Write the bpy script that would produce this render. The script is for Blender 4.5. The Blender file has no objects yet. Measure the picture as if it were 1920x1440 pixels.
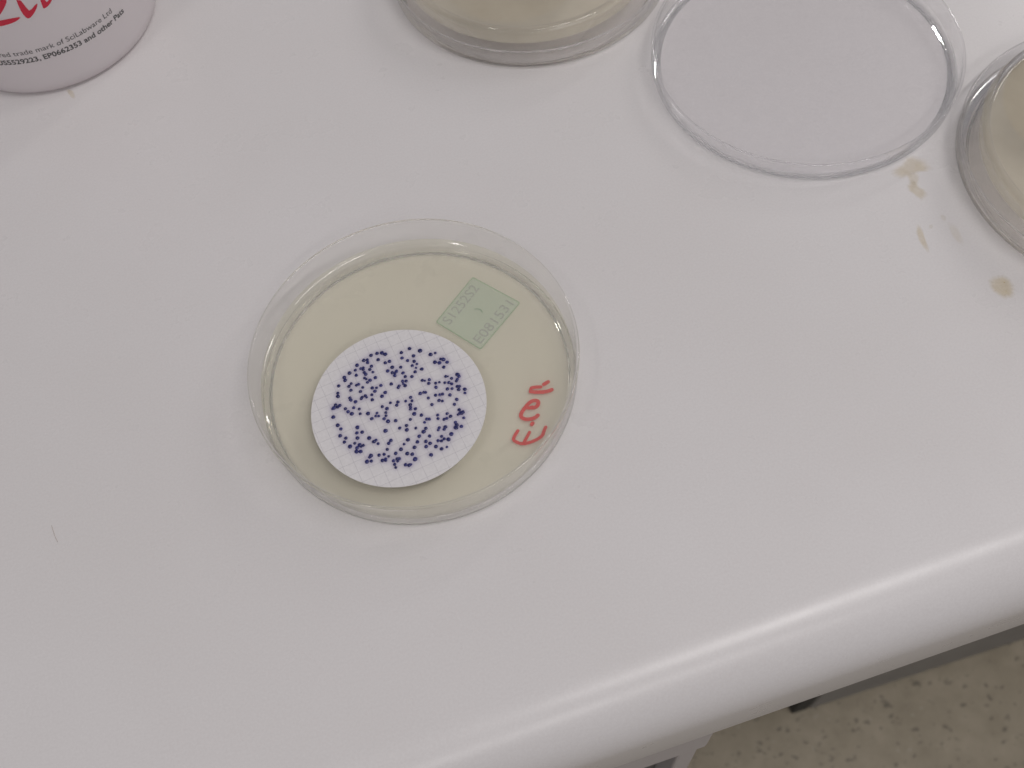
import bpy, bmesh, math, random
import numpy as np
from mathutils import Matrix, Vector

# ------------------------------------------------------------------ scene, camera, world, lights
sc = bpy.context.scene
COLL = sc.collection
MM = 0.001

cam_d = bpy.data.cameras.new("camera")
cam = bpy.data.objects.new("camera", cam_d)
COLL.objects.link(cam)
cam_d.sensor_fit = 'HORIZONTAL'
cam_d.sensor_width = 36.0
cam_d.lens = 37.5
cam_d.clip_start = 0.01
cam_d.clip_end = 20.0
R = ((0.95690602, 0.27878088, -0.08131473),
     (-0.28361884, 0.83703393, -0.46790443),
     (-0.06237962, 0.47080296, 0.88003032))
cam.matrix_world = Matrix(((*R[0], 0.0), (*R[1], -0.14594452), (*R[2], 0.25600977), (0, 0, 0, 1)))
cam_d.dof.use_dof = True
cam_d.dof.focus_distance = 0.292
cam_d.dof.aperture_fstop = 25.0
sc.camera = cam

world = bpy.data.worlds.new("World")
sc.world = world
world.use_nodes = True
bg = world.node_tree.nodes["Background"]
bg.inputs["Color"].default_value = (0.985, 0.958, 0.985, 1)
bg.inputs["Strength"].default_value = 0.345

def lamp(name, loc, target, sx, sy, power, color):
    d = bpy.data.lights.new(name, 'AREA')
    d.shape = 'RECTANGLE'; d.size = sx; d.size_y = sy
    d.energy = power; d.color = color
    o = bpy.data.objects.new(name, d)
    COLL.objects.link(o)
    o.location = loc
    o.rotation_euler = (Vector(target) - Vector(loc)).to_track_quat('-Z', 'Y').to_euler()
    return o

for x, y, ln, wd, pw, rot in ((0.56, -0.375, 0.86, 0.14, 10.0, 27.5), (2.15, 0.45, 1.40, 0.14, 16.0, 27.5),
                              (2.30, 1.80, 1.40, 0.14, 19.0, 27.5), (-0.74, -0.42, 0.40, 0.12, 3.0, 70.0), (0.10, -1.55, 1.40, 0.14, 10.0, 27.5)):  # last entry: unseen tube added to brighten the bench face and bottle front
    tube = lamp("ceiling_tube", (x, y, 1.58), (x, y, 0), ln, wd, pw, (1.0, 0.965, 0.95))
    tube.rotation_euler = (0, 0, math.radians(rot))

sc.view_settings.view_transform = 'Standard'
sc.view_settings.look = 'None'
sc.view_settings.exposure = -0.51
sc.view_settings.gamma = 1.0
sc.render.engine = 'CYCLES'
cy = sc.cycles
cy.max_bounces = 24
cy.transmission_bounces = 20
cy.transparent_max_bounces = 24
cy.glossy_bounces = 8
cy.diffuse_bounces = 5
cy.caustics_reflective = True
cy.caustics_refractive = True
cy.blur_glossy = 0.1
cy.sample_clamp_indirect = 8.0
cy.use_denoising = True

random.seed(7)
rng = np.random.default_rng(7)

# ------------------------------------------------------------------ helpers
def link_mesh(name, verts, faces, m, parent=None, smooth=True, sharp=None):
    me = bpy.data.meshes.new(name)
    me.from_pydata([tuple(float(c) for c in v) for v in verts], [], faces)
    me.update()
    bm = bmesh.new(); bm.from_mesh(me)
    bmesh.ops.recalc_face_normals(bm, faces=bm.faces)
    bm.to_mesh(me); bm.free()
    if smooth:
        me.polygons.foreach_set("use_smooth", [True] * len(me.polygons))
        if sharp:
            me.set_sharp_from_angle(angle=math.radians(sharp))
    if m is not None:
        me.materials.append(m)
    o = bpy.data.objects.new(name, me)
    COLL.objects.link(o)
    if parent is not None:
        o.parent = parent
    return o

def empty(name, loc, label=None, cat=None, group=None):
    o = bpy.data.objects.new(name, None)
    COLL.objects.link(o)
    o.location = loc
    o.empty_display_size = 0.01
    if label: tag(o, label, cat, group)
    return o

def tag(o, label, cat, group=None, kind=None):
    o["label"] = label; o["category"] = cat
    if group: o["group"] = group
    if kind: o["kind"] = kind

def lathe(profile, n=160):
    """closed profile of (r, z) in mm, swept round z; points on the axis are shared"""
    verts, rings = [], []
    ang = np.linspace(0, 2 * math.pi, n, endpoint=False)
    for r, z in profile:
        if r < 1e-6:
            rings.append([len(verts)]); verts.append((0, 0, z * MM))
        else:
            rings.append(list(range(len(verts), len(verts) + n)))
            for a in ang:
                verts.append((r * MM * math.cos(a), r * MM * math.sin(a), z * MM))
    faces = []
    for k in range(len(rings) - 1):
        A, B = rings[k], rings[k + 1]
        if len(A) == 1 and len(B) == 1:
            continue
        for i in range(n):
            j = (i + 1) % n
            if len(A) == 1: faces.append((A[0], B[i], B[j]))
            elif len(B) == 1: faces.append((A[i], B[0], A[j]))
            else: faces.append((A[i], B[i], B[j], A[j]))
    return verts, faces

def arc(cx, cz, r, a0, a1, n=6):
    return [(cx + r * math.cos(math.radians(a0 + (a1 - a0) * i / n)),
             cz + r * math.sin(math.radians(a0 + (a1 - a0) * i / n))) for i in range(n + 1)]

def chaikin(pts, closed=True, it=3):
    pts = [np.array(p, float) for p in pts]
    for _ in range(it):
        out = []
        n = len(pts)
        for i in range(n if closed else n - 1):
            a, b = pts[i], pts[(i + 1) % n]
            out += [a * .75 + b * .25, a * .25 + b * .75]
        if not closed:
            out = [pts[0]] + out + [pts[-1]]
        pts = out
    return pts

def box(x0, x1, y0, y1, z0, z1):
    v = [(x, y, z) for z in (z0, z1) for y in (y0, y1) for x in (x0, x1)]
    f = [(0, 1, 3, 2), (4, 6, 7, 5), (0, 4, 5, 1), (2, 3, 7, 6), (0, 2, 6, 4), (1, 5, 7, 3)]
    return v, f

def bevel(o, w, seg=2):
    md = o.modifiers.new("edge", 'BEVEL'); md.width = w; md.segments = seg
    md.limit_method = 'ANGLE'

# ------------------------------------------------------------------ materials
def new_mat(name):
    m = bpy.data.materials.new(name); m.use_nodes = True
    nt = m.node_tree
    for n in list(nt.nodes): nt.nodes.remove(n)
    out = nt.nodes.new("ShaderNodeOutputMaterial")
    return m, nt, out

def N(nt, t, **kw):
    n = nt.nodes.new(t)
    for k, v in kw.items():
        if k in n.inputs: n.inputs[k].default_value = v
        else: setattr(n, k, v)
    return n

def principled(name, color, rough=0.5, spec=0.5, **kw):
    m, nt, out = new_mat(name)
    b = N(nt, "ShaderNodeBsdfPrincipled")
    b.inputs["Base Color"].default_value = (*color, 1)
    b.inputs["Roughness"].default_value = rough
    b.inputs["Specular IOR Level"].default_value = spec
    for k, v in kw.items(): b.inputs[k].default_value = v
    nt.links.new(b.outputs[0], out.inputs[0])
    return m, nt, b

def ramp(nt, fac, stops):
    r = nt.nodes.new("ShaderNodeValToRGB")
    els = r.color_ramp.elements
    while len(els) > 1: els.remove(els[-1])
    els[0].position, els[0].color = stops[0][0], (*stops[0][1], 1)
    for p, c in stops[1:]:
        e = els.new(p); e.color = (*c, 1)
    nt.links.new(fac, r.inputs[0])
    return r

def mixcol(nt, fac, a, b, blend='MIX'):
    n = nt.nodes.new("ShaderNodeMix"); n.data_type = 'RGBA'; n.blend_type = blend
    for s, v in ((0, fac), (6, a), (7, b)):
        if hasattr(v, "is_output"): nt.links.new(v, n.inputs[s])
        else: n.inputs[s].default_value = v
    return n.outputs[2]

def objcoord(nt):
    return nt.nodes.new("ShaderNodeTexCoord").outputs["Object"]

def noise(nt, vec, scale, detail=3, rough=0.55):
    n = N(nt, "ShaderNodeTexNoise", Scale=scale, Detail=detail, Roughness=rough)
    nt.links.new(vec, n.inputs["Vector"])
    return n.outputs["Fac"]

def painted(name, col, rough, var):
    m, nt, b = principled(name, col, rough)
    r = ramp(nt, noise(nt, objcoord(nt), 30, 5), [(0.3, tuple(c * (1 - var) for c in col)), (0.7, tuple(c * (1 + var) for c in col))])
    nt.links.new(r.outputs[0], b.inputs["Base Color"])
    return m
# white laminate of the worktop: cool white with very faint mottling, hairline scuffs in the gloss
m_top, nt, b = principled("worktop_laminate", (0.74, 0.715, 0.715), 0.36, 0.5)
oc = objcoord(nt)
n1 = noise(nt, oc, 14, 4)
n2 = noise(nt, oc, 1500, 2, 0.7)
c1 = ramp(nt, n1, [(0.3, (0.735, 0.710, 0.708)), (0.7, (0.757, 0.735, 0.738))]).outputs[0]
c2 = ramp(nt, n2, [(0.3, (0.945, 0.94, 0.94)), (0.7, (1.0, 1.0, 1.0))]).outputs[0]
nt.links.new(mixcol(nt, 1.0, c1, c2, 'MULTIPLY'), b.inputs["Base Color"])
rr = ramp(nt, noise(nt, oc, 60, 5), [(0.3, (0.26,) * 3), (0.7, (0.33,) * 3)])
nt.links.new(rr.outputs[0], b.inputs["Roughness"])
bp = N(nt, "ShaderNodeBump", Strength=0.03, Distance=0.00004)
nt.links.new(noise(nt, oc, 900, 3), bp.inputs["Height"])
nt.links.new(bp.outputs[0], b.inputs["Normal"])

# clear polystyrene: part of the light goes straight through (thin wall), part is bent, and the skin reflects by Fresnel
def plastic(name, tint, bent, rough, haze, skin=1.40):
    m, nt, out = new_mat(name)
    g = N(nt, "ShaderNodeBsdfGlass", IOR=1.42, Roughness=rough)
    g.inputs["Color"].default_value = (*tint, 1)
    tr = N(nt, "ShaderNodeBsdfTransparent"); tr.inputs[0].default_value = (*tint, 1)
    mx = N(nt, "ShaderNodeMixShader", Fac=bent)
    nt.links.new(tr.outputs[0], mx.inputs[1]); nt.links.new(g.outputs[0], mx.inputs[2])
    gl = N(nt, "ShaderNodeBsdfGlossy", Roughness=max(rough, 0.03))
    ge = nt.nodes.new("ShaderNodeNewGeometry")
    fr = N(nt, "ShaderNodeFresnel", IOR=skin)
    fm = N(nt, "ShaderNodeMath", operation='MULTIPLY_ADD')     # front faces only
    nt.links.new(ge.outputs["Backfacing"], fm.inputs[0]); fm.inputs[1].default_value = -1.0; fm.inputs[2].default_value = 1.0
    f2 = N(nt, "ShaderNodeMath", operation='MULTIPLY'); nt.links.new(fr.outputs[0], f2.inputs[0]); nt.links.new(fm.outputs[0], f2.inputs[1])
    m2 = N(nt, "ShaderNodeMixShader")
    nt.links.new(f2.outputs[0], m2.inputs[0]); nt.links.new(mx.outputs[0], m2.inputs[1]); nt.links.new(gl.outputs[0], m2.inputs[2])
    last = m2
    if haze:
        df = N(nt, "ShaderNodeBsdfDiffuse"); df.inputs[0].default_value = (0.80, 0.78, 0.80, 1)
        hz = nt.nodes.new("ShaderNodeMapRange")
        nt.links.new(noise(nt, objcoord(nt), 170, 8, 0.80), hz.inputs[0])
        hz.inputs[1].default_value = 0.35; hz.inputs[2].default_value = 0.7
        hz.inputs[3].default_value = haze * 0.6; hz.inputs[4].default_value = haze * 1.5
        m3 = N(nt, "ShaderNodeMixShader")
        nt.links.new(hz.outputs[0], m3.inputs[0]); nt.links.new(last.outputs[0], m3.inputs[1]); nt.links.new(df.outputs[0], m3.inputs[2])
        last = m3
    nt.links.new(last.outputs[0], out.inputs[0])
    return m
m_plastic = plastic("clear_polystyrene", (0.980, 0.978, 0.974), 0.80, 0.02, 0)
m_lid = plastic("hazy_polystyrene", (0.988, 0.988, 0.992), 0.58, 0.03, 0)
m_plastic_flat = plastic("clear_polystyrene_sheet", (0.993, 0.990, 0.985), 0.0, 0.02, 0)   # the flat floors: a plane-parallel sheet bends nothing visibly
m_lid_flat = plastic("hazy_polystyrene_sheet", (0.990, 0.988, 0.991), 0.0, 0.05, 0.06)

m_plastic_wall = plastic("clear_polystyrene_wall", (0.999, 0.998, 0.995), 0.16, 0.02, 0, 1.22)                # thin straight walls
m_lid_wall = plastic("hazy_polystyrene_wall", (0.998, 0.997, 0.999), 0.16, 0.03, 0, 1.22)

def agar_mat(name, tint, body, turbid, through=0.5):
    m, nt, out = new_mat(name)
    oc = objcoord(nt)
    tr = N(nt, "ShaderNodeBsdfTransparent"); tr.inputs[0].default_value = (*tint, 1)
    df = N(nt, "ShaderNodeBsdfDiffuse"); df.inputs[0].default_value = (*body, 1)
    tl = N(nt, "ShaderNodeBsdfTranslucent"); tl.inputs[0].default_value = (*body, 1)
    mx = N(nt, "ShaderNodeMixShader", Fac=through)
    nt.links.new(df.outputs[0], mx.inputs[1]); nt.links.new(tl.outputs[0], mx.inputs[2])
    tur = nt.nodes.new("ShaderNodeMapRange")
    nt.links.new(noise(nt, oc, 40, 4), tur.inputs[0])
    tur.inputs[1].default_value = 0.3; tur.inputs[2].default_value = 0.7
    tur.inputs[3].default_value = turbid * 0.85; tur.inputs[4].default_value = turbid * 1.15
    m1 = N(nt, "ShaderNodeMixShader")
    nt.links.new(tur.outputs[0], m1.inputs[0])
    nt.links.new(tr.outputs[0], m1.inputs[1]); nt.links.new(mx.outputs[0], m1.inputs[2])
    gl = N(nt, "ShaderNodeBsdfGlossy", Roughness=0.06)
    fr = N(nt, "ShaderNodeFresnel", IOR=1.6)
    ge = nt.nodes.new("ShaderNodeNewGeometry")
    inv = N(nt, "ShaderNodeMath", operation='SUBTRACT'); inv.inputs[0].default_value = 1.0
    nt.links.new(ge.outputs["Backfacing"], inv.inputs[1])
    mu = N(nt, "ShaderNodeMath", operation='MULTIPLY')
    nt.links.new(fr.outputs[0], mu.inputs[0]); nt.links.new(inv.outputs[0], mu.inputs[1])
    m2 = N(nt, "ShaderNodeMixShader")
    nt.links.new(mu.outputs[0], m2.inputs[0])
    nt.links.new(m1.outputs[0], m2.inputs[1]); nt.links.new(gl.outputs[0], m2.inputs[2])
    nt.links.new(m2.outputs[0], out.inputs[0])
    return m
m_agar = agar_mat("agar_gel", (1.0, 0.998, 0.956), (0.97, 0.94, 0.83), 0.08, 0.42)
m_agar_old = agar_mat("agar_gel_cloudy", (0.998, 0.99, 0.95), (0.95, 0.90, 0.79), 0.36, 0.3)

def film(name, color, opacity, rough=0.5):
    m, nt, out = new_mat(name)
    tr = N(nt, "ShaderNodeBsdfTransparent")
    pb = N(nt, "ShaderNodeBsdfPrincipled"); pb.inputs["Base Color"].default_value = (*color, 1)
    pb.inputs["Roughness"].default_value = rough
    mx = N(nt, "ShaderNodeMixShader", Fac=opacity)
    nt.links.new(tr.outputs[0], mx.inputs[1]); nt.links.new(pb.outputs[0], mx.inputs[2])
    nt.links.new(mx.outputs[0], out.inputs[0])
    return m, nt, mx
m_marker, nt, mx = film("red_marker_ink", (0.74, 0.006, 0.03), 1.0)
r_ = ramp(nt, noise(nt, objcoord(nt), 900, 2), [(0.3, (0.92,) * 3), (0.65, (1.0,) * 3)])
nt.links.new(r_.outputs[0], mx.inputs[0])
m_sticker, _, _ = film("pale_green_film", (0.62, 0.80, 0.74), 0.36, 0.5)
m_sticker_edge, _, _ = film("green_film_edge", (0.26, 0.46, 0.32), 0.62, 0.5)
m_sticker_ink, _, _ = film("faint_violet_ink", (0.32, 0.27, 0.46), 0.28, 0.5)
m_sticker_hole, _, _ = film("dark_green_ink", (0.08, 0.24, 0.16), 0.75, 0.5)

# stain: tan film, thicker in the middle (its own attribute), broken up by noise
m_stain, nt, mx = film("dried_tan_stain", (0.70, 0.57, 0.31), 0.5, 0.4)
at = N(nt, "ShaderNodeAttribute", attribute_name="thick")
nz = noise(nt, objcoord(nt), 260, 4)
nr = nt.nodes.new("ShaderNodeMapRange")
nt.links.new(nz, nr.inputs[0])
nr.inputs[1].default_value = 0.3; nr.inputs[2].default_value = 0.7; nr.inputs[3].default_value = 0.65; nr.inputs[4].default_value = 1.1
mu = N(nt, "ShaderNodeMath", operation='MULTIPLY')
nt.links.new(at.outputs["Fac"], mu.inputs[0]); nt.links.new(nr.outputs[0], mu.inputs[1])
nt.links.new(mu.outputs[0], mx.inputs[0])

# filter paper with its printed dotted grid and the dye that has bled round the colonies
def membrane_mat():
    m, nt, b = principled("membrane_paper", (0.8, 0.78, 0.79), 0.75, 0.3)
    oc = objcoord(nt)
    mp = N(nt, "ShaderNodeMapping"); mp.inputs["Rotation"].default_value = (0, 0, math.radians(-8.5))
    mp.inputs["Location"].default_value = (0.0012, 0.0008, 0)
    nt.links.new(oc, mp.inputs[0])
    sx = N(nt, "ShaderNodeSeparateXYZ"); nt.links.new(mp.outputs[0], sx.inputs[0])
    def M(op, a, b_=None, c=None):
        n = N(nt, "ShaderNodeMath", operation=op)
        for i, v in enumerate((a, b_, c)):
            if v is None: continue
            if hasattr(v, "is_output"): nt.links.new(v, n.inputs[i])
            else: n.inputs[i].default_value = v
        return n.outputs[0]
    def line(u, v):
        d = M('PINGPONG', u, 0.00155)
        on = M('LESS_THAN', d, 0.00008)
        dash = M('LESS_THAN', M('PINGPONG', v, 0.00012), 0.00007)
        return M('MULTIPLY', on, dash)
    g = M('MAXIMUM', line(sx.outputs[0], sx.outputs[1]), line(sx.outputs[1], sx.outputs[0]))
    at = N(nt, "ShaderNodeAttribute", attribute_name="dye")
    paper = ramp(nt, noise(nt, oc, 1200, 3), [(0.3, (0.70, 0.68, 0.69)), (0.7, (0.76, 0.74, 0.75))]).outputs[0]
    c = mixcol(nt, at.outputs["Fac"], paper, (0.20, 0.15, 0.36, 1))
    c = mixcol(nt, M('MULTIPLY', g, 0.40), c, (0.22, 0.20, 0.25, 1))
    nt.links.new(c, b.inputs["Base Color"])
    return m
m_membrane = membrane_mat()
m_old_filter = painted('brown_filter_paper', (0.30, 0.25, 0.19), 0.8, 0.1)
m_colony, nt, b = principled("navy_colony", (0.016, 0.018, 0.075), 0.18, 0.5)
ob = nt.nodes.new("ShaderNodeObjectInfo")
r_ = ramp(nt, ob.outputs["Random"], [(0.0, (0.013, 0.015, 0.10)), (0.6, (0.019, 0.021, 0.13)), (1.0, (0.033, 0.035, 0.17))])
nt.links.new(r_.outputs[0], b.inputs["Base Color"])

# milky polyethylene of the bottle
m_poly, nt, out = new_mat("milky_polyethylene")
pb = N(nt, "ShaderNodeBsdfPrincipled"); pb.inputs["Base Color"].default_value = (0.93, 0.90, 0.905, 1)
pb.inputs["Roughness"].default_value = 0.38
tl = N(nt, "ShaderNodeBsdfTranslucent"); tl.inputs[0].default_value = (0.97, 0.94, 0.95, 1)
mx = N(nt, "ShaderNodeMixShader", Fac=0.5)
nt.links.new(pb.outputs[0], mx.inputs[1]); nt.links.new(tl.outputs[0], mx.inputs[2])
nt.links.new(mx.outputs[0], out.inputs[0])
bp = N(nt, "ShaderNodeBump", Strength=0.15, Distance=0.0001)
nt.links.new(noise(nt, objcoord(nt), 120, 4), bp.inputs["Height"]); nt.links.new(bp.outputs[0], pb.inputs["Normal"])
m_red_print, _, _ = principled("red_print", (0.60, 0.012, 0.045), 0.45)
m_black_print, _, _ = principled("black_print", (0.055, 0.06, 0.058), 0.5)
m_cap, _, _ = principled("white_cap_plastic", (0.75, 0.73, 0.73), 0.4)
m_hair, _, _ = film("brown_hair", (0.45, 0.34, 0.25), 0.22)

m_frame = painted("off_white_enamel", (0.52, 0.49, 0.50), 0.4, 0.04)
m_drawer = painted("dark_grey_laminate", (0.10, 0.10, 0.11), 0.4, 0.08)
m_cab = painted("grey_cabinet_laminate", (0.25, 0.24, 0.23), 0.5, 0.08)
m_cab_shade = painted("cabinet_shade_black", (0.02, 0.022, 0.022), 0.6, 0.1)  # under-bench shade put into the colour of the cabinet's side

# speckled vinyl floor: dark, grey and a few rusty chips of uneven size in a warm grey ground
m_floor, nt, b = principled("speckled_vinyl", (0.35, 0.31, 0.26), 0.45)
oc = objcoord(nt)
base = ramp(nt, noise(nt, oc, 45, 5), [(0.3, (0.37, 0.32, 0.235)), (0.7, (0.47, 0.41, 0.31))]).outputs[0]
warp = N(nt, "ShaderNodeTexNoise", Scale=95.0, Detail=3.0)
nt.links.new(oc, warp.inputs["Vector"])
wm = N(nt, "ShaderNodeVectorMath", operation='MULTIPLY_ADD')
nt.links.new(warp.outputs["Color"], wm.inputs[0]); wm.inputs[1].default_value = (0.016, 0.016, 0.0)
nt.links.new(oc, wm.inputs[2])
col = base
for sc_, thr, dark, prob in ((66, 0.22, (0.12, 0.11, 0.09), 0.75), (105, 0.23, (0.15, 0.135, 0.11), 0.7), (150, 0.25, (0.21, 0.185, 0.145), 0.5), (16, 0.085, (0.27, 0.13, 0.03), 0.14), (90, 0.2, (0.50, 0.46, 0.37), 0.25)):
    vo = N(nt, "ShaderNodeTexVoronoi", Scale=float(sc_))
    mpp = N(nt, "ShaderNodeMapping"); mpp.inputs["Scale"].default_value = (1.0, 1.35, 0.0)
    mpp.inputs["Rotation"].default_value = (0, 0, 0.4)
    nt.links.new(wm.outputs[0], mpp.inputs[0]); nt.links.new(mpp.outputs[0], vo.inputs["Vector"])
    sp = N(nt, "ShaderNodeSeparateColor"); nt.links.new(vo.outputs["Color"], sp.inputs[0])
    rad = N(nt, "ShaderNodeMath", operation='MULTIPLY'); nt.links.new(sp.outputs[1], rad.inputs[0]); rad.inputs[1].default_value = thr * 1.6
    ins = nt.nodes.new("ShaderNodeMapRange"); ins.interpolation_type = 'SMOOTHSTEP'
    hf = N(nt, "ShaderNodeMath", operation='MULTIPLY'); nt.links.new(rad.outputs[0], hf.inputs[0]); hf.inputs[1].default_value = 0.55
    nt.links.new(vo.outputs["Distance"], ins.inputs[0]); nt.links.new(hf.outputs[0], ins.inputs[1]); nt.links.new(rad.outputs[0], ins.inputs[2])
    ins.inputs[3].default_value = 1.0; ins.inputs[4].default_value = 0.0
    has = N(nt, "ShaderNodeMath", operation='LESS_THAN'); nt.links.new(sp.outputs[0], has.inputs[0]); has.inputs[1].default_value = prob
    mm = N(nt, "ShaderNodeMath", operation='MULTIPLY'); nt.links.new(ins.outputs[0], mm.inputs[0]); nt.links.new(has.outputs[0], mm.inputs[1])
    ma = N(nt, "ShaderNodeMath", operation='MULTIPLY'); nt.links.new(mm.outputs[0], ma.inputs[0]); ma.inputs[1].default_value = 0.62
    col = mixcol(nt, ma.outputs[0], col, (*dark, 1))
nt.links.new(col, b.inputs["Base Color"])

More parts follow.
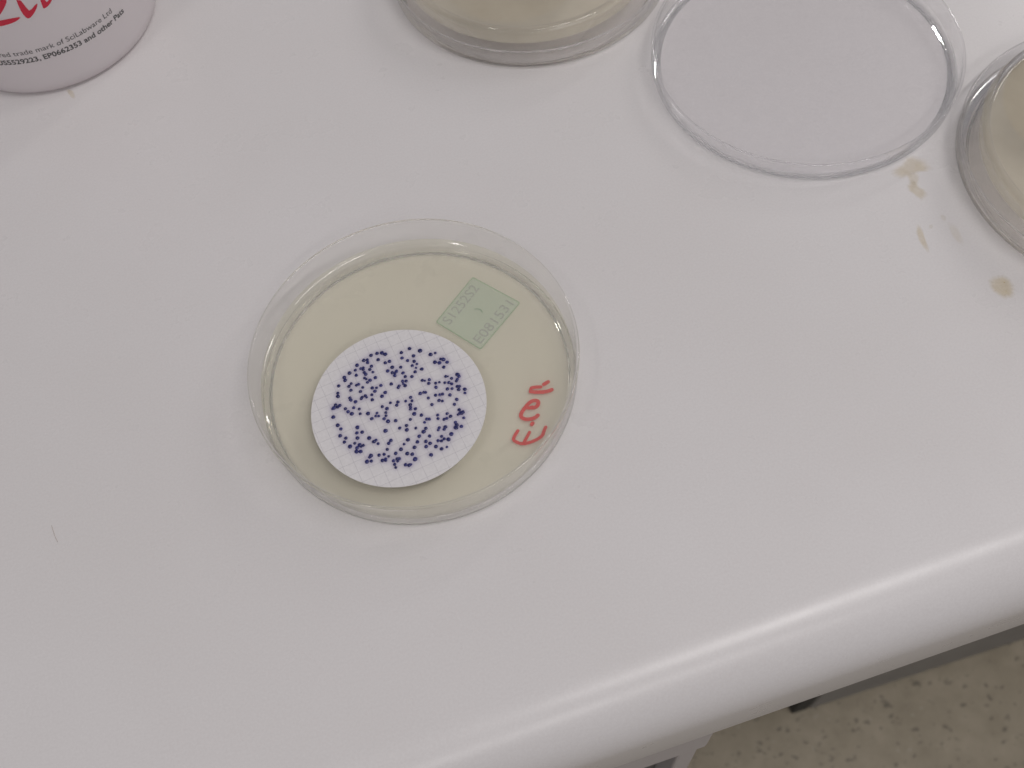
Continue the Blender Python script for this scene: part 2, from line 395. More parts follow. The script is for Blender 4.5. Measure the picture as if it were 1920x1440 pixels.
# measured layout, millimetres on the bench (dish centre = origin)
D = {"COL":[[-3.62,17.38,0.42],[-1.89,17.46,0.41],[-0.57,17.18,0.48],[0.19,16.47,0.45],[-2.06,15.42,0.39],[-0.4,13.85,0.36],[0.79,13.92,0.42],[-5.87,16.46,0.42],[-4.9,16.31,0.36],[-4.99,15.42,0.36],[-7.96,15.54,0.45],[-8.74,14.21,0.33],[-7.21,14.22,0.3],[-6.47,14.26,0.27],[-6.65,13.74,0.33],[-4.26,14.01,0.36],[-4.89,13.15,0.36],[-4.3,12.09,0.27],[-10.45,13.83,0.42],[-8.83,12.6,0.37],[-6.58,12.75,0.36],[-6.3,12.08,0.42],[-12.07,12.95,0.45],[-12.06,12.02,0.39],[-6.84,11.01,0.3],[-6.48,10.54,0.24],[-5.59,9.92,0.4],[-6.42,9.47,0.3],[-4.02,10.22,0.4],[1.07,11.88,0.4],[-0.36,11.16,0.4],[0.74,10.21,0.42],[1.89,10.31,0.42],[1.35,9.78,0.3],[1.12,9.16,0.39],[-10.72,10.5,0.3],[-11.48,9.88,0.37],[-11.22,8.53,0.37],[-8.83,9.66,0.33],[-9.45,9.58,0.33],[-7.99,8.37,0.3],[-8.85,7.33,0.34],[-14.11,10.9,0.37],[-5.55,7.39,0.36],[-4.44,7.06,0.3],[-3.14,7.4,0.39],[-5.07,6.18,0.37],[-6.12,5.4,0.31],[-6.35,3.89,0.38],[-0.37,6.94,0.37],[-2.53,4.93,0.4],[-3.61,4.11,0.41],[-14.81,8.8,0.34],[-14.97,7.81,0.4],[-11.98,6.34,0.36],[-11.89,5.62,0.37],[-10.78,4.72,0.41],[-8.81,5.48,0.33],[-9.11,5.15,0.3],[-7.86,5.68,0.36],[-7.62,5.09,0.24],[-13.82,3.53,0.35],[-11.65,3.14,0.31],[-10.31,2.29,0.32],[-4.27,1.03,0.34],[-3.19,0.06,0.4],[-1.91,1.45,0.28],[0.07,1.07,0.38],[-0.46,0.22,0.34],[-16.1,5.46,0.38],[-15.05,4.98,0.37],[-15.72,4.68,0.32],[-16.78,4.75,0.41],[-17.09,4.61,0.3],[4.55,15.56,0.39],[6.98,16.06,0.41],[9.61,14.49,0.5],[4.31,13.83,0.36],[7.48,13.49,0.41],[5.58,12.57,0.37],[7.22,11.78,0.39],[7.74,10.73,0.27],[6.4,10.64,0.33],[7.24,9.64,0.22],[6.69,8.51,0.36],[8.6,8.78,0.4],[3.3,11.17,0.37],[3.46,9.24,0.37],[3.8,7.92,0.36],[5.49,7.36,0.37],[2.78,6.79,0.37],[3.69,6.54,0.36],[2.75,5.99,0.24],[3.08,5.26,0.41],[1.52,5.7,0.33],[1.17,5.28,0.33],[12.02,12.42,0.45],[13.37,12.46,0.28],[12.57,9.7,0.45],[13.67,9.12,0.45],[14.33,10.16,0.33],[14.94,9.82,0.48],[15.73,8.64,0.4],[14.45,7.46,0.4],[17.39,4.11,0.44],[17.65,3.41,0.38],[16.95,2.69,0.32],[16.65,2.26,0.35],[14.24,4.51,0.35],[15.58,3.43,0.32],[13.51,2.73,0.29],[14.57,2.44,0.35],[15.18,1.8,0.35],[16.39,0.6,0.32],[16.96,0.45,0.32],[16.52,-0.45,0.37],[18.1,-0.88,0.44],[17.86,-2.0,0.29],[7.93,5.36,0.34],[8.54,5.02,0.19],[9.77,4.95,0.35],[9.34,3.89,0.38],[11.13,3.38,0.3],[12.16,3.34,0.25],[10.88,2.15,0.4],[13.69,0.68,0.37],[14.92,0.37,0.32],[6.4,1.65,0.41],[7.37,1.71,0.29],[7.84,1.5,0.29],[10.18,-0.13,0.35],[11.3,-0.39,0.32],[12.05,-0.41,0.35],[13.86,-1.29,0.37],[8.13,-0.35,0.32],[10.66,-1.97,0.38],[11.49,-2.43,0.31],[15.26,-3.16,0.38],[14.27,-4.38,0.32],[8.54,-2.57,0.36],[3.66,1.34,0.35],[3.75,0.24,0.31],[2.12,0.67,0.31],[3.01,-0.78,0.37],[2.93,-1.5,0.29],[2.78,-2.1,0.32],[4.04,-2.39,0.35],[14.79,4.33,0.15],[-13.34,2.46,0.39],[-12.51,1.54,0.44],[-10.37,0.83,0.31],[-8.36,0.22,0.47],[-6.03,-0.39,0.28],[-6.55,-1.16,0.31],[-5.8,-1.41,0.26],[-7.74,-1.57,0.37],[-3.75,-1.0,0.31],[-3.92,-1.93,0.28],[-4.61,-2.64,0.37],[-3.79,-3.7,0.43],[-1.83,-4.15,0.4],[-17.47,2.12,0.44],[-16.85,-0.63,0.4],[-16.25,-1.96,0.37],[-11.96,-2.89,0.43],[-12.45,-4.41,0.37],[-11.08,-4.63,0.39],[-12.63,-5.93,0.43],[-16.86,-3.85,0.43],[-15.57,-4.99,0.37],[-16.19,-5.99,0.35],[-9.68,-6.92,0.45],[-8.1,-8.07,0.31],[-8.72,-8.33,0.4],[-7.79,-9.23,0.28],[-5.07,-6.22,0.49],[-4.37,-9.38,0.37],[-5.12,-10.04,0.37],[-15.0,-7.72,0.49],[-13.63,-7.18,0.31],[-12.52,-8.04,0.4],[-12.27,-8.56,0.31],[-11.6,-8.49,0.31],[-13.35,-8.68,0.37],[-13.7,-9.66,0.46],[-12.68,-10.0,0.41],[-5.87,-11.61,0.34],[-10.37,-12.02,0.46],[-10.83,-12.34,0.27],[-11.73,-13.33,0.49],[-10.6,-13.55,0.36],[-8.29,-12.53,0.34],[-6.99,-12.71,0.35],[-5.98,-13.65,0.24],[-7.81,-14.27,0.38],[-6.9,-14.1,0.33],[-6.96,-14.59,0.27],[-4.02,-13.4,0.38],[-5.04,-15.27,0.36],[-5.02,-16.34,0.33],[-4.96,-17.3,0.26],[-4.03,-15.04,0.36],[-3.46,-15.13,0.36],[-4.02,-15.7,0.3],[3.37,-3.75,0.43],[5.11,-4.72,0.4],[2.01,-5.03,0.32],[6.18,-6.3,0.34],[6.78,-6.5,0.34],[5.38,-7.05,0.29],[-1.3,-6.61,0.34],[0.6,-6.44,0.35],[0.37,-7.72,0.4],[2.76,-7.95,0.28],[5.27,-8.82,0.4],[4.47,-9.61,0.43],[5.66,-11.33,0.34],[3.04,-10.53,0.4],[2.2,-11.97,0.4],[-0.05,-10.6,0.43],[-1.29,-11.49,0.29],[-2.43,-12.68,0.43],[1.08,-13.26,0.44],[4.33,-12.52,0.4],[5.26,-13.41,0.4],[4.04,-14.0,0.4],[6.48,-14.76,0.39],[7.72,-15.89,0.38],[9.18,-15.8,0.23],[8.63,-12.42,0.34],[7.45,-13.32,0.33],[8.26,-13.68,0.33],[9.07,-13.33,0.33],[10.14,-13.82,0.43],[11.24,-12.55,0.43],[8.68,-9.79,0.31],[8.27,-10.33,0.28],[10.27,-10.08,0.4],[9.78,-10.63,0.34],[9.22,-6.08,0.32],[9.04,-7.09,0.32],[11.71,-6.43,0.31],[12.39,-7.48,0.38],[10.52,-7.83,0.34],[11.29,-7.74,0.34],[15.07,-6.35,0.34],[15.04,-7.41,0.4],[15.85,-7.29,0.4],[15.38,-7.43,0.43],[14.38,-7.63,0.25],[15.6,-9.03,0.31],[13.15,-9.61,0.31],[13.27,-10.43,0.4],[12.93,-11.09,0.49],[12.64,-11.05,0.31],[14.35,-11.23,0.38],[4.66,-16.66,0.45],[0.42,-16.59,0.54],[-1.15,-14.38,0.41],[0.06,-14.97,0.41],[-2.31,-17.38,0.38],[-1.44,-17.75,0.39],[-1.0,-17.71,0.24]],
 "MARK":[[[[31.77,-13.06],[32.46,-12.87],[33.11,-12.68]],0.93],[[[28.3,-13.06],[29.16,-13.09],[29.89,-13.28],[30.73,-13.52]],0.87],[[[28.13,-13.11],[27.64,-14.05]],0.75],[[[27.76,-14.06],[28.99,-14.65],[31.01,-15.26],[32.53,-15.41],[33.33,-15.27]],0.96],[[[26.4,-18.75],[27.32,-19.06],[28.2,-18.76],[28.78,-17.99],[28.68,-17.21],[27.7,-16.83],[26.53,-17.06],[25.55,-17.71],[24.33,-18.63],[23.36,-19.54],[23.03,-20.39],[23.47,-21.23],[24.47,-21.79],[25.8,-22.0],[26.86,-21.83],[27.49,-21.46]],0.93],[[[25.76,-17.52],[25.24,-18.23],[25.87,-18.7],[26.82,-18.66]],0.87],[[[25.13,-23.57],[25.49,-23.25]],0.93],[[[21.09,-24.17],[19.97,-25.17],[19.16,-26.19],[19.49,-27.03],[21.04,-28.29],[22.91,-28.44],[24.79,-28.3],[26.78,-27.72],[27.59,-26.48],[28.42,-25.46]],0.78],[[[21.36,-28.22],[22.58,-26.97],[23.9,-25.57]],0.75]],
 "LABEL":[[22.76,26.98],[33.31,14.1],[18.42,2.84],[8.68,15.61]],
 "HOLE":[[20.8,14.58],[19.92,15.77],[20.32,16.19],[21.21,16.04],[21.96,15.41],[22.16,14.46]],
 "STAIN":[[[157.58,25.69],[159.5,25.24],[161.06,23.34],[161.32,21.02],[160.15,20.1],[158.24,20.55],[156.27,20.15],[154.23,19.98],[152.36,20.86],[152.1,22.5],[153.26,23.43],[155.73,24.11]],
[[154.72,17.4],[155.81,17.45],[155.64,15.33],[156.88,13.59],[156.44,12.02],[154.55,11.39],[153.76,12.96],[153.14,14.9],[153.24,16.17]],
[[149.29,2.24],[149.85,1.63],[149.31,-1.5],[148.47,-5.9],[147.57,-4.98],[147.62,-2.14],[147.94,0.22]],
[[159.54,-21.04],[161.49,-20.54],[163.29,-20.95],[164.36,-22.69],[163.99,-24.89],[162.5,-26.7],[160.64,-26.45],[159.48,-24.9],[158.94,-22.78]],
[[157.3,4.05],[158.44,3.23],[157.39,1.51],[156.75,2.98]],
[[157.72,0.14],[159.59,-0.93],[158.8,-6.42],[157.57,-6.81],[156.97,-3.33]],
[[152.58,1.92],[153.47,1.62],[152.93,0.56],[152.05,0.86]],
[[155.39,20.9],[157.66,20.1],[156.87,17.08],[154.92,16.02],[154.27,17.55]],
[[-85.34,142.62],[-83.86,142.6],[-82.72,138.82],[-83.68,138.4],[-84.47,139.97]]],
 "HAIR":[[-103.06,-11.93],[-102.75,-13.84],[-102.4,-15.54],[-101.87,-17.2]],
 "LOGO":[[[-1.632,42.26],[-1.5692,41.59],[-1.5658,39.55],[-1.6164,37.33],[-1.6909,34.82],[-1.7424,33.97]],
[[-1.7554,33.01],[-1.7105,33.06],[-1.6214,33.14],[-1.5369,32.85],[-1.579,31.87],[-1.6459,31.25],[-1.7387,30.93],[-1.7818,31.04]],
[[-1.4976,42.67],[-1.4731,42.33],[-1.4986,38.68],[-1.4739,38.33],[-1.4688,36.9],[-1.4636,35.11],[-1.4547,33.76],[-1.3754,35.55],[-1.3715,34.97],[-1.4124,33.26],[-1.4476,32.26],[-1.4845,31.43],[-1.5065,31.74],[-1.5173,33.81],[-1.5116,36.83],[-1.5017,38.72]],
[[-1.3271,37.22],[-1.2931,36.57],[-1.3041,35.42],[-1.3004,34.49],[-1.2772,34.89],[-1.2557,35.81],[-1.2306,35.28],[-1.262,34.23],[-1.2857,33.51],[-1.32,32.98],[-1.3503,32.86],[-1.3436,34.46],[-1.3369,36.05]]]}

# ------------------------------------------------------------------ the floor
v, f = box(-6, 6, -4, 6, -0.95, -0.90)
floor = link_mesh("floor", v, f, m_floor, smooth=False)
floor["kind"] = "structure"

# ------------------------------------------------------------------ the bench
EDGE = 0.0225
bench = empty("lab_bench", (0, -0.1077, -0.9), "white laminate lab bench with rounded front edge under the dishes", "bench")
bench.rotation_euler = (0, 0, math.atan(EDGE))
# section of the worktop (y, z) in mm from the front face, top at z = 0 (900 above the base)
sec = [(700, 0), (300, 0)]
sec += [(17.5 + 17.5 * math.cos(math.radians(a)), -17.5 + 17.5 * math.sin(math.radians(a))) for a in np.linspace(90, 180, 15)]
sec += [(1.0 + 1.0 * math.cos(math.radians(a)), -36.5 + 1.0 * math.sin(math.radians(a))) for a in np.linspace(180, 270, 6)]
sec += [(300, -37.5), (700, -37.5)]
xs = np.linspace(-0.9, 1.3, 45)
v, f = [], []
for x in xs:
    for y, z in sec: v.append((x, y * MM, 0.9 + z * MM))
k = len(sec)
for i in range(len(xs) - 1):
    for j in range(k):
        j2 = (j + 1) % k
        f.append((i * k + j, i * k + j2, (i + 1) * k + j2, (i + 1) * k + j))
f.append(tuple(range(k))); f.append(tuple((len(xs) - 1) * k + j for j in range(k)))
worktop = link_mesh("worktop", v, f, m_top, bench, sharp=35)
# under-frame at the left of the knee space: rail, upright and a dark drawer front behind them
v, f = box(-0.62, 0.0532, 0.0037, 0.022, 0.9 - 0.0880, 0.9 - 0.0376)
o = link_mesh("front_rail", v, f, m_frame, bench, smooth=False); bevel(o, 0.0012)
v, f = box(0.0445, 0.0512, 0.0047, 0.040, 0.004, 0.9 - 0.0881)
o = link_mesh("upright", v, f, m_frame, bench, smooth=False); bevel(o, 0.0008)
v, f = box(-0.60, 0.0443, 0.0125, 0.030, 0.30, 0.9 - 0.0885)
o = link_mesh("drawer_front", v, f, m_drawer, bench, smooth=False); bevel(o, 0.001)

# dried stains on the worktop: thin films, part of the worktop's surface
inv = (bench.matrix_basis @ Matrix.Identity(4)).inverted()
def stain(poly, strength, i):
    pts = np.array(chaikin(poly, True, 2))
    c = pts.mean(0)
    pts = c + (pts - c) * (1 + 0.05 * rng.standard_normal((len(pts), 1)))
    verts, thick, faces = [], [], []
    scales = (1.42, 1.14, 0.88, 0.55, 0.25)
    tk = (0.0, 0.30, 0.68, 0.8, 0.72)
    n = len(pts)
    for s, t in zip(scales, tk):
        for q in pts:
            w = c + (q - c) * s
            verts.append(inv @ Vector((w[0] * MM, w[1] * MM, 0.00003))); thick.append(t * strength)
    for k in range(len(scales) - 1):
        for j in range(n):
            j2 = (j + 1) % n
            faces.append((k * n + j, k * n + j2, (k + 1) * n + j2, (k + 1) * n + j))
    faces.append(tuple((len(scales) - 1) * n + j for j in range(n)))
    me = bpy.data.meshes.new("stain"); me.from_pydata([tuple(q) for q in verts], [], faces)
    a = me.attributes.new("thick", 'FLOAT', 'POINT'); a.data.foreach_set("value", thick)
    me.materials.append(m_stain)
    o = bpy.data.objects.new("stain", me); COLL.objects.link(o); o.parent = worktop
bpy.context.view_layer.update()
inv = bench.matrix_world.inverted()
for i, (poly, s) in enumerate(zip(D['STAIN'], (0.38, 0.36, 0.36, 0.48, 0.17, 0.14, 0.18, 0.28, 0.34))):
    stain(poly, s, i)

# a cabinet on the floor, well back under the bench
cab = empty("floor_cabinet", (0.288, 0.002, -0.9), "grey cabinet standing on the speckled floor back under the bench", "cabinet")
v, f = box(0.003, 1.5, 0.0, 0.45, 0.006, 0.80)
o = link_mesh("front_panel", v, f, m_cab, cab, smooth=False); bevel(o, 0.002)
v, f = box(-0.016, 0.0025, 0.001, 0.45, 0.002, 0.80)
o = link_mesh("side_panel", v, f, m_cab_shade, cab, smooth=False); bevel(o, 0.002)
v, f = box(0.004, 1.5, 0.010, 0.44, 0.0005, 0.0055)
link_mesh("gap_shade", v, f, m_cab_shade, cab, smooth=False)  # black strip painted in for the shadow line under the cabinet

# a short brown hair on the bench
hp = chaikin([(x * MM, y * MM, 0.00012) for x, y in D['HAIR']], False, 2)
v, f = [], []
for i, q in enumerate(hp):
    for a in range(6):
        v.append((q[0] + 0.00007 * math.cos(a * math.pi / 3), q[1], q[2] + 0.00007 * math.sin(a * math.pi / 3)))
for i in range(len(hp) - 1):
    for a in range(6):
        f.append((i * 6 + a, i * 6 + (a + 1) % 6, (i + 1) * 6 + (a + 1) % 6, (i + 1) * 6 + a))
o = link_mesh("hair", v, f, m_hair)
tag(o, "fine short brown hair lying on the bare white bench", "hair")

# ------------------------------------------------------------------ dishes
RIM, HGT = 44.08, 13.72
base_prof = [(0, 0.8), (20, 0.8), (40.0, 0.8), (40.6, 0.8), (41.2, 0.55), (41.5, 0.12), (42.0, 0.05), (42.6, 0.15), (43.0, 0.5), (43.25, 1.1),
             (43.45, 3.0), (43.75, 8.0), (44.0, 12.9)] + arc(43.72, 13.38, 0.34, -8, 90, 5) + arc(43.58, 13.38, 0.34, 90, 188, 5) + \
            [(43.22, 12.6), (42.75, 8.0), (42.35, 3.2), (42.2, 2.6), (41.8, 2.1), (41.2, 1.9), (40.6, 1.9), (20, 1.9), (0, 1.9)]
agar_prof = [(0, 1.94), (41.0, 1.94), (41.7, 2.2), (42.1, 2.8), (42.30, 3.3), (42.44, 5.0), (42.50, 6.0), (42.42, 5.86), (42.34, 5.76), (42.15, 5.62), (41.95, 5.49), (41.75, 5.37), (41.5, 5.24), (41.2, 5.17), (40.6, 5.145), (39.8, 5.14), (30, 5.14), (0, 5.14)]
lid_prof = [(0, 0.25), (43.8, 0.25), (44.5, 0.25), (45.2, 0.05), (45.9, 0.05), (46.8, 0.25), (47.4, 0.8), (47.6, 1.6), (47.98, 7.0)] + \
           arc(47.66, 7.30, 0.34, -8, 90, 5) + arc(47.48, 7.30, 0.34, 90, 188, 5) + [(47.12, 6.8), (46.75, 2.2), (46.4, 1.5), (45.8, 1.25), (45.0, 1.25), (30, 1.25), (0, 1.25)]
def dress(o, flat, wall, rmax, zrim):
    """flat floors and straight walls get their own sheet materials; rims, feet and fillets keep the bending one"""
    o.data.materials.append(flat); o.data.materials.append(wall)
    for p_ in o.data.polygons:
        r_, z_ = p_.center.xy.length, p_.center.z
        if abs(p_.normal.z) > 0.97 and r_ < rmax * MM: p_.material_index = 1
        elif z_ < zrim * MM and (abs(p_.normal.z) < 0.14 or z_ > 1.0 * MM): p_.material_index = 2   # walls and inner fillets
base_v = lathe(base_prof, 192); agar_v = lathe(agar_prof, 192); lid_v = lathe(lid_prof, 192)

def make_dish(loc, label, flip=False, first=[None, None], group=None, rz=0.0):
    t = empty("petri_dish", loc, label, "petri dish", group)
    t.rotation_euler = (math.pi if flip else 0, 0, rz)
    if first[0] is None:
        s = link_mesh("shell", *base_v, m_plastic, t, sharp=50)
        a = link_mesh("agar", *agar_v, m_agar, t, sharp=60)
        dress(s, m_plastic_flat, m_plastic_wall, 41.0, 13.0)
        first[0], first[1] = s, a
    else:
        for src in first:
            c = src.copy(); COLL.objects.link(c); c.parent = t
            if flip and src is first[1]:
                c.material_slots[0].link = 'OBJECT'; c.material_slots[0].material = m_agar_old
    return t

def make_lid(loc, label, first=[None], group=None):
    if first[0] is None:
        o = link_mesh("dish_lid", *lid_v, m_lid, None, sharp=50); first[0] = o
        dress(o, m_lid_flat, m_lid_wall, 45.5, 6.9)
    else:
        o = first[0].copy(); COLL.objects.link(o)
        for k_ in list(o.keys()): del o[k_]
    o.location = loc
    tag(o, label, "dish lid", group)
    return o

dish = make_dish((0, 0, 0), "open petri dish with pale agar, red marker writing and a green sticker underneath")

# red marker on the outside of the floor of the dish, read backwards through the agar
mk_v, mk_f = [], []
def ribbon(pts, w, z, out_v, out_f, dz=0.0):
    pts = [np.array(q) for q in pts]
    n = len(pts)
    b0 = len(out_v)
    h = w / 2
    tn = []
    for i in range(n):
        d = pts[min(i + 1, n - 1)] - pts[max(i - 1, 0)]
        d = d / (np.linalg.norm(d) + 1e-9); tn.append(d)
    # one outline: left side, round end, right side, round start
    left = [pts[i] + h * (1 + 0.06 * math.sin(i * 1.7)) * np.array((-tn[i][1], tn[i][0])) for i in range(n)]
    right = [pts[i] - h * (1 + 0.06 * math.cos(i * 1.3)) * np.array((-tn[i][1], tn[i][0])) for i in range(n)]
    for a, c in zip(left, right):
        out_v.append((a[0] * MM, a[1] * MM, z * MM)); out_v.append((c[0] * MM, c[1] * MM, z * MM))
    for i in range(n - 1):
        out_f.append((b0 + 2 * i, b0 + 2 * i + 1, b0 + 2 * i + 3, b0 + 2 * i + 2))
    for q, t_, s in ((pts[-1], tn[-1], 1), (pts[0], tn[0], -1)):
        b1 = len(out_v)
        a0 = math.atan2(t_[1] * s, t_[0] * s)
        for k_ in range(9):
            a = a0 - math.pi / 2 + math.pi * k_ / 8
            out_v.append(((q[0] + h * math.cos(a)) * MM, (q[1] + h * math.sin(a)) * MM, z * MM))
        out_f.append(tuple(range(b1, b1 + 9)))
for i, (pl, w) in enumerate(D['MARK']):
    pl = chaikin(pl, False, 3) if len(pl) > 2 else [np.array(q) for q in pl]
    ribbon(pl, w * 1.14, 0.75 - 0.012 * i, mk_v, mk_f)
o = link_mesh("handwriting", mk_v, mk_f, m_marker, dish, smooth=False)

# green sticker under the dish, with its darker edge, its printed lettering and a small ring
L = [np.array(q) for q in D['LABEL']]
Lc = sum(L) / 4
def round_poly(P, r, n=5):
    out = []
    for i in range(4):
        p0, p1, p2 = P[i - 1], P[i], P[(i + 1) % 4]
        a = p1 + (p0 - p1) / np.linalg.norm(p0 - p1) * r
        c = p1 + (p2 - p1) / np.linalg.norm(p2 - p1) * r
        for k_ in range(n + 1):
            t_ = k_ / n
            out.append((1 - t_) ** 2 * a + 2 * t_ * (1 - t_) * p1 + t_ ** 2 * c)
    return out
outer = round_poly(L, 0.7); inner = [Lc + (q - Lc) * 0.965 for q in outer]
v = [(q[0] * MM, q[1] * MM, 0.74 * MM) for q in inner]
sticker = link_mesh("sticker", v + [(x, y, z - 0.00006) for x, y, z in v],
                    [tuple(range(len(v)))] + [(i, (i + 1) % len(v), len(v) + (i + 1) % len(v), len(v) + i) for i in range(len(v))], m_sticker, dish, smooth=False)
v = [(q[0] * MM, q[1] * MM, 0.74 * MM) for q in outer + inner]; n = len(outer)
link_mesh("edge_band", v, [(i, (i + 1) % n, n + (i + 1) % n, n + i) for i in range(n)], m_sticker_edge, sticker, smooth=False)
hv, hf = [], []
ribbon(chaikin(D['HOLE'][2:], False, 3), 0.24, 0.76, hv, hf)
link_mesh("ring_mark", hv, hf, m_sticker_hole, sticker, smooth=False)

def text_mesh(body, bold=0.0):
    cu = bpy.data.curves.new("text", 'FONT'); cu.body = body; cu.size = 1.0; cu.offset = bold
    cu.resolution_u = 3
    to = bpy.data.objects.new("text", cu); COLL.objects.link(to)
    bpy.context.view_layer.update()
    me = bpy.data.meshes.new_from_object(to.evaluated_get(bpy.context.evaluated_depsgraph_get()))
    P = np.array([q.co[:2] for q in me.vertices]); F = [tuple(p_.vertices) for p_ in me.polygons]
    bpy.data.objects.remove(to); bpy.data.curves.remove(cu); bpy.data.meshes.remove(me)
    return P, F

# the two printed rows run along the long edges, mirrored because they face down
e_right = L[1] - L[2]; e_left = L[0] - L[3]            # bottom to top along the right and the left edge
tv, tf = [], []
for body, org, ev, side in (("S1252S2", L[3], e_left, 1), ("E081531", L[2], e_right, -1)):
    P, F = text_mesh(body, 0.0)
    P = P - P.min(0); wdt = P[:, 0].max(); hgt = P[:, 1].max()
    length = np.linalg.norm(ev); u = ev / length
    nrm = np.array((u[1], -u[0])) * side               # towards the middle of the sticker
    sx = length * (0.80 if side == 1 else 0.84) / wdt; sy = 3.0 / hgt
    b0 = len(tv)
    for q in P:
        across = q[1] * sy if side == -1 else (3.0 - q[1] * sy)
        along = q[0] * sx if side == -1 else q[0] * sx
        w = org + u * (along + length * 0.08) + nrm * (across + 1.1)
        tv.append((w[0] * MM, w[1] * MM, 0.765 * MM))
    tf += [tuple(b0 + i for i in fc) for fc in F]
link_mesh("lettering", tv, tf, m_sticker_ink, sticker, smooth=False)

# ------------------------------------------------------------------ the membrane filter and its colonies
MC = (-7.387, -9.293)
COLS = np.array(D['COL']) * np.array((1, 1, 1.38))
COLS[:, 2] = 0.11 + COLS[:, 2] * 0.75
def membrane_mesh(with_dye):
    rings = np.concatenate([np.linspace(0, 23.2, 110), [23.5]]); n = 260
    ang = np.linspace(0, 2 * math.pi, n, endpoint=False)
    verts = [(0, 0, 0)]; 
    for r in rings[1:]:
        for a in ang: verts.append((r * math.cos(a), r * math.sin(a), 0))
    V = np.array(verts)
    V[:, 2] = 0.16 + 0.03 * np.sin(V[:, 0] * 0.21 + 1) * np.cos(V[:, 1] * 0.17) * (np.hypot(V[:, 0], V[:, 1]) / 23.5) ** 2
    dye = np.zeros(len(V))
    if with_dye:
        for x, y, r in COLS:
            d = np.hypot(V[:, 0] - x, V[:, 1] - y) / max(r, 0.25)
            dye += 0.70 * np.exp(-(d / 1.6) ** 2) + 0.05 * np.exp(-(d / 4.5) ** 2)
        dye = 0.75 * (1 - np.exp(-dye))
    faces = [(0, 1 + i, 1 + (i + 1) % n) for i in range(n)]
    for k_ in range(len(rings) - 2):
        b0, b1 = 1 + k_ * n, 1 + (k_ + 1) * n
        for i in range(n):
            j = (i + 1) % n
            faces.append((b0 + i, b1 + i, b1 + j, b0 + j))
    nb = len(V); last = 1 + (len(rings) - 2) * n
    low = [(23.5 * math.cos(a), 23.5 * math.sin(a), 0.02) for a in ang]
    V = np.vstack([V, low]); dye = np.concatenate([dye, np.zeros(n)])
    for i in range(n):
        j = (i + 1) % n
        faces.append((last + i, nb + i, nb + j, last + j))
    faces.append(tuple(nb + i for i in reversed(range(n))))
    me = bpy.data.meshes.new("membrane_filter"); me.from_pydata([tuple(q * MM) for q in V], [], faces)
    a = me.attributes.new("dye", 'FLOAT', 'POINT'); a.data.foreach_set("value", dye.astype(np.float32))
    me.polygons.foreach_set("use_smooth", [True] * len(me.polygons)); me.set_sharp_from_angle(angle=math.radians(40))
    me.materials.append(m_membrane)
    return me
mem = bpy.data.objects.new("membrane_filter", membrane_mesh(True)); COLL.objects.link(mem)
mem.location = (MC[0] * MM, MC[1] * MM, 5.15 * MM)
tag(mem, "white gridded filter disc dotted with navy blue colonies in the open dish", "filter disc")

def dome(seed):
    r_ = random.Random(seed); v, f = [], []
    n, rings = 14, 5
    wob = [1 + r_.uniform(-0.09, 0.09) for _ in range(n)]
    v.append((0, 0, 0.62))
    for k_ in range(1, rings + 1):
        t_ = k_ / rings * math.pi / 2
        for i in range(n):
            a = 2 * math.pi * i / n
            w = 1 + (wob[i] - 1) * (k_ / rings)
            v.append((w * math.sin(t_) * math.cos(a), w * math.sin(t_) * math.sin(a), 0.62 * math.cos(t_)))
    f = [(0, 1 + i, 1 + (i + 1) % n) for i in range(n)]
    for k_ in range(rings - 1):
        for i in range(n):
            j = (i + 1) % n
            f.append((1 + k_ * n + i, 1 + (k_ + 1) * n + i, 1 + (k_ + 1) * n + j, 1 + k_ * n + j))
    return v, f
protos = []
for s in range(6):
    o = link_mesh("colony", *dome(s), m_colony, mem); protos.append(o)
for i, (x, y, r) in enumerate(COLS):
    o = protos[i] if i < 6 else protos[i % 6].copy()
    if i >= 6: COLL.objects.link(o); o.parent = mem
    o.location = (x * MM, y * MM, 0.165 * MM)
    s = r * MM
    o.scale = (s * random.uniform(0.94, 1.08), s * random.uniform(0.94, 1.08), s * random.uniform(0.8, 1.1))
    o.rotation_euler = (0, 0, random.uniform(0, 6.28))

# ------------------------------------------------------------------ the other dishes, upside down in their lids
G = "closed petri dishes stored upside down"
make_lid((75.97 * MM, 144.47 * MM, 0.0), "clear lid lying beneath the upside-down dish at the back edge of the picture", group="lids under the upside-down dishes")
make_dish((74.3 * MM, 142.2 * MM, (1.3 + HGT) * MM), "upside-down agar dish beside the empty lid, at the back of the bench", True, group=G)
make_lid((214.6 * MM, 3.5 * MM, 0.0), "clear lid under the upside-down dish beside the tan stains", group="lids under the upside-down dishes")
make_dish((212.8 * MM, 1.5 * MM, (1.3 + HGT) * MM), "upside-down agar dish to the right of the tan stains", True, group=G, rz=1.0)
make_lid((144.15 * MM, 72.02 * MM, 0.0), "empty clear plastic lid lying open beside the tan stains, nothing in it")
plain = membrane_mesh(False); plain.materials.clear(); plain.materials.append(m_old_filter)
for (x, y), lab in (((66.5, 134.0), "brown filter disc seen dark through the agar of the dish at the back"), ((208.5, 20.0), "brown filter disc seen dark through the agar of the dish by the tan stains")):
    o = bpy.data.objects.new("membrane_filter", plain); COLL.objects.link(o)
    o.location = (x * MM, y * MM, (1.3 + HGT - 5.17) * MM); o.rotation_euler = (math.pi, 0, 0.7)
    tag(o, lab, "filter disc")

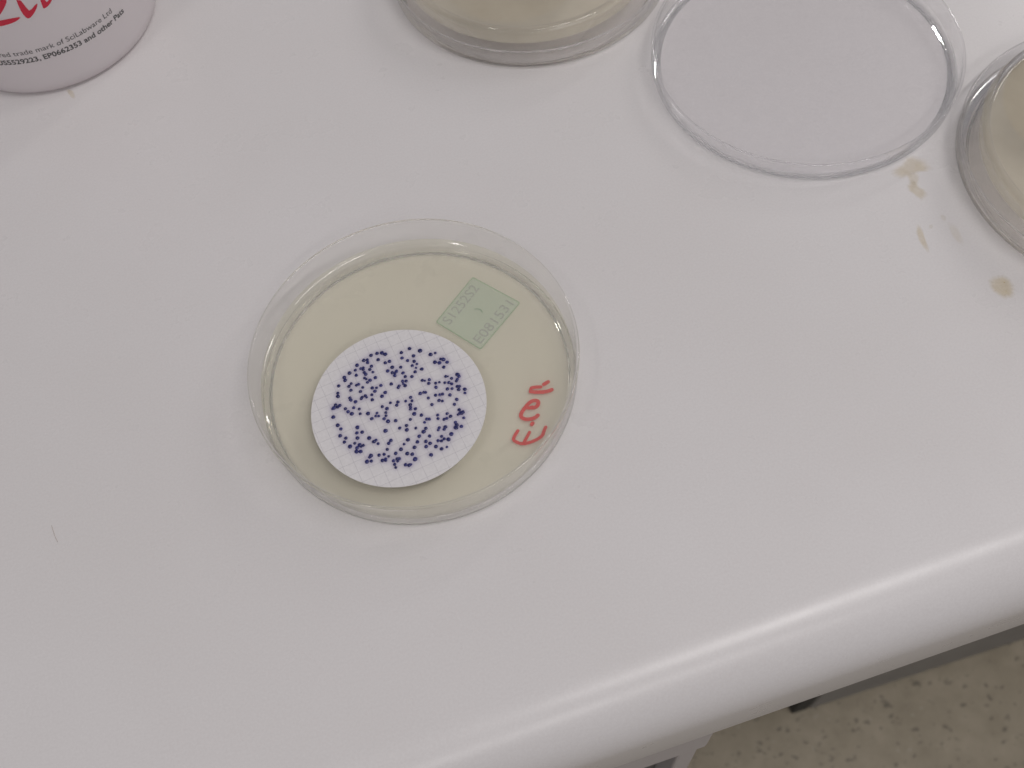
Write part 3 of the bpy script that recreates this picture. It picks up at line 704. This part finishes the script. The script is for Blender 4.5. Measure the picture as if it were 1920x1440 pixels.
# ------------------------------------------------------------------ the bottle
BX, BY, BR = -86.354, 178.071, 36.859
bottle = empty("wash_bottle", (BX * MM, BY * MM, 0), "milky white plastic bottle with red script and small black print", "bottle")
prof = [(0, 1.6), (26, 1.4), (30, 0.6), (32.6, 0.05), (34.2, 0.45), (35.4, 1.5), (36.3, 3.2), (BR, 6.0), (BR, 118), (35.8, 126), (32.5, 134), (26, 141), (18, 145), (14.5, 147), (14.0, 150), (14.0, 165), (12.8, 165), (12.8, 148),
        (17.5, 143.7), (25.4, 139.8), (31.6, 133), (34.8, 125.4), (35.8, 118), (35.7, 6.2), (34.8, 3.4), (33, 1.9), (26, 2.5), (0, 2.7)]
link_mesh("body", *lathe(prof, 128), m_poly, bottle, sharp=50)
link_mesh("screw_cap", *lathe([(0, 166.5), (14.2, 166.5), (14.2, 151), (17.4, 151), (17.6, 152), (17.6, 168), (16.6, 169.5), (0, 169.5)], 64), m_cap, bottle, sharp=40)

def wrap(P, F, s_off, z_off, sx, sy, lift, name, m):
    verts = []
    for x, y in P:
        th = (s_off + x * sx) / BR
        verts.append(((BR + lift) * math.cos(th) * MM, (BR + lift) * math.sin(th) * MM, (z_off + y * sy) * MM))
    return link_mesh(name, verts, F, m, bottle, smooth=False)
def width(s, bold=0.0):
    P, F = text_mesh(s, bold); return P[:, 0].min(), P[:, 0].max()
P, F = text_mesh("US5529223, EP0662353 and other Pats", 0.022)
sx = 45.4 / (P[:, 0].max() - P[:, 0].min()); cap = 1.85
wrap(P, F, -26.8 - P[:, 0].max() * sx, 15.55, sx, cap / 0.70, 0.06, "lettering", m_black_print)
full = "is a registered trade mark of SciLabware Ltd"
P, F = text_mesh(full, 0.0)
w0, w1 = width("red trade mark of SciLabware Ltd")
sx = 39.1 / (w1 - w0)
wrap(P, F, -31.0 - P[:, 0].max() * sx, 18.85, sx, 1.85 / 0.70, 0.06, "lettering", m_black_print)
# brush-script logo strokes, laid on the curve of the bottle
lv, lf = [], []
for poly in D['LOGO']:
    pts = chaikin([(a * BR, z) for a, z in poly], True, 1)
    bm = bmesh.new()
    vs = [bm.verts.new((q[0], q[1], 0)) for q in pts]
    fc = bm.faces.new(vs)
    bmesh.ops.triangulate(bm, faces=[fc])
    bmesh.ops.subdivide_edges(bm, edges=[e for e in bm.edges if e.calc_length() > 1.0], cuts=3, use_grid_fill=False)
    bmesh.ops.triangulate(bm, faces=bm.faces[:])
    bm.verts.index_update()
    b0 = len(lv)
    for q in bm.verts:
        th = q.co.x / BR
        lv.append(((BR + 0.07) * math.cos(th) * MM, (BR + 0.07) * math.sin(th) * MM, q.co.y * MM))
    lf += [tuple(b0 + w.index for w in fc_.verts) for fc_ in bm.faces]
    bm.free()
link_mesh("logo", lv, lf, m_red_print, bottle, smooth=False)
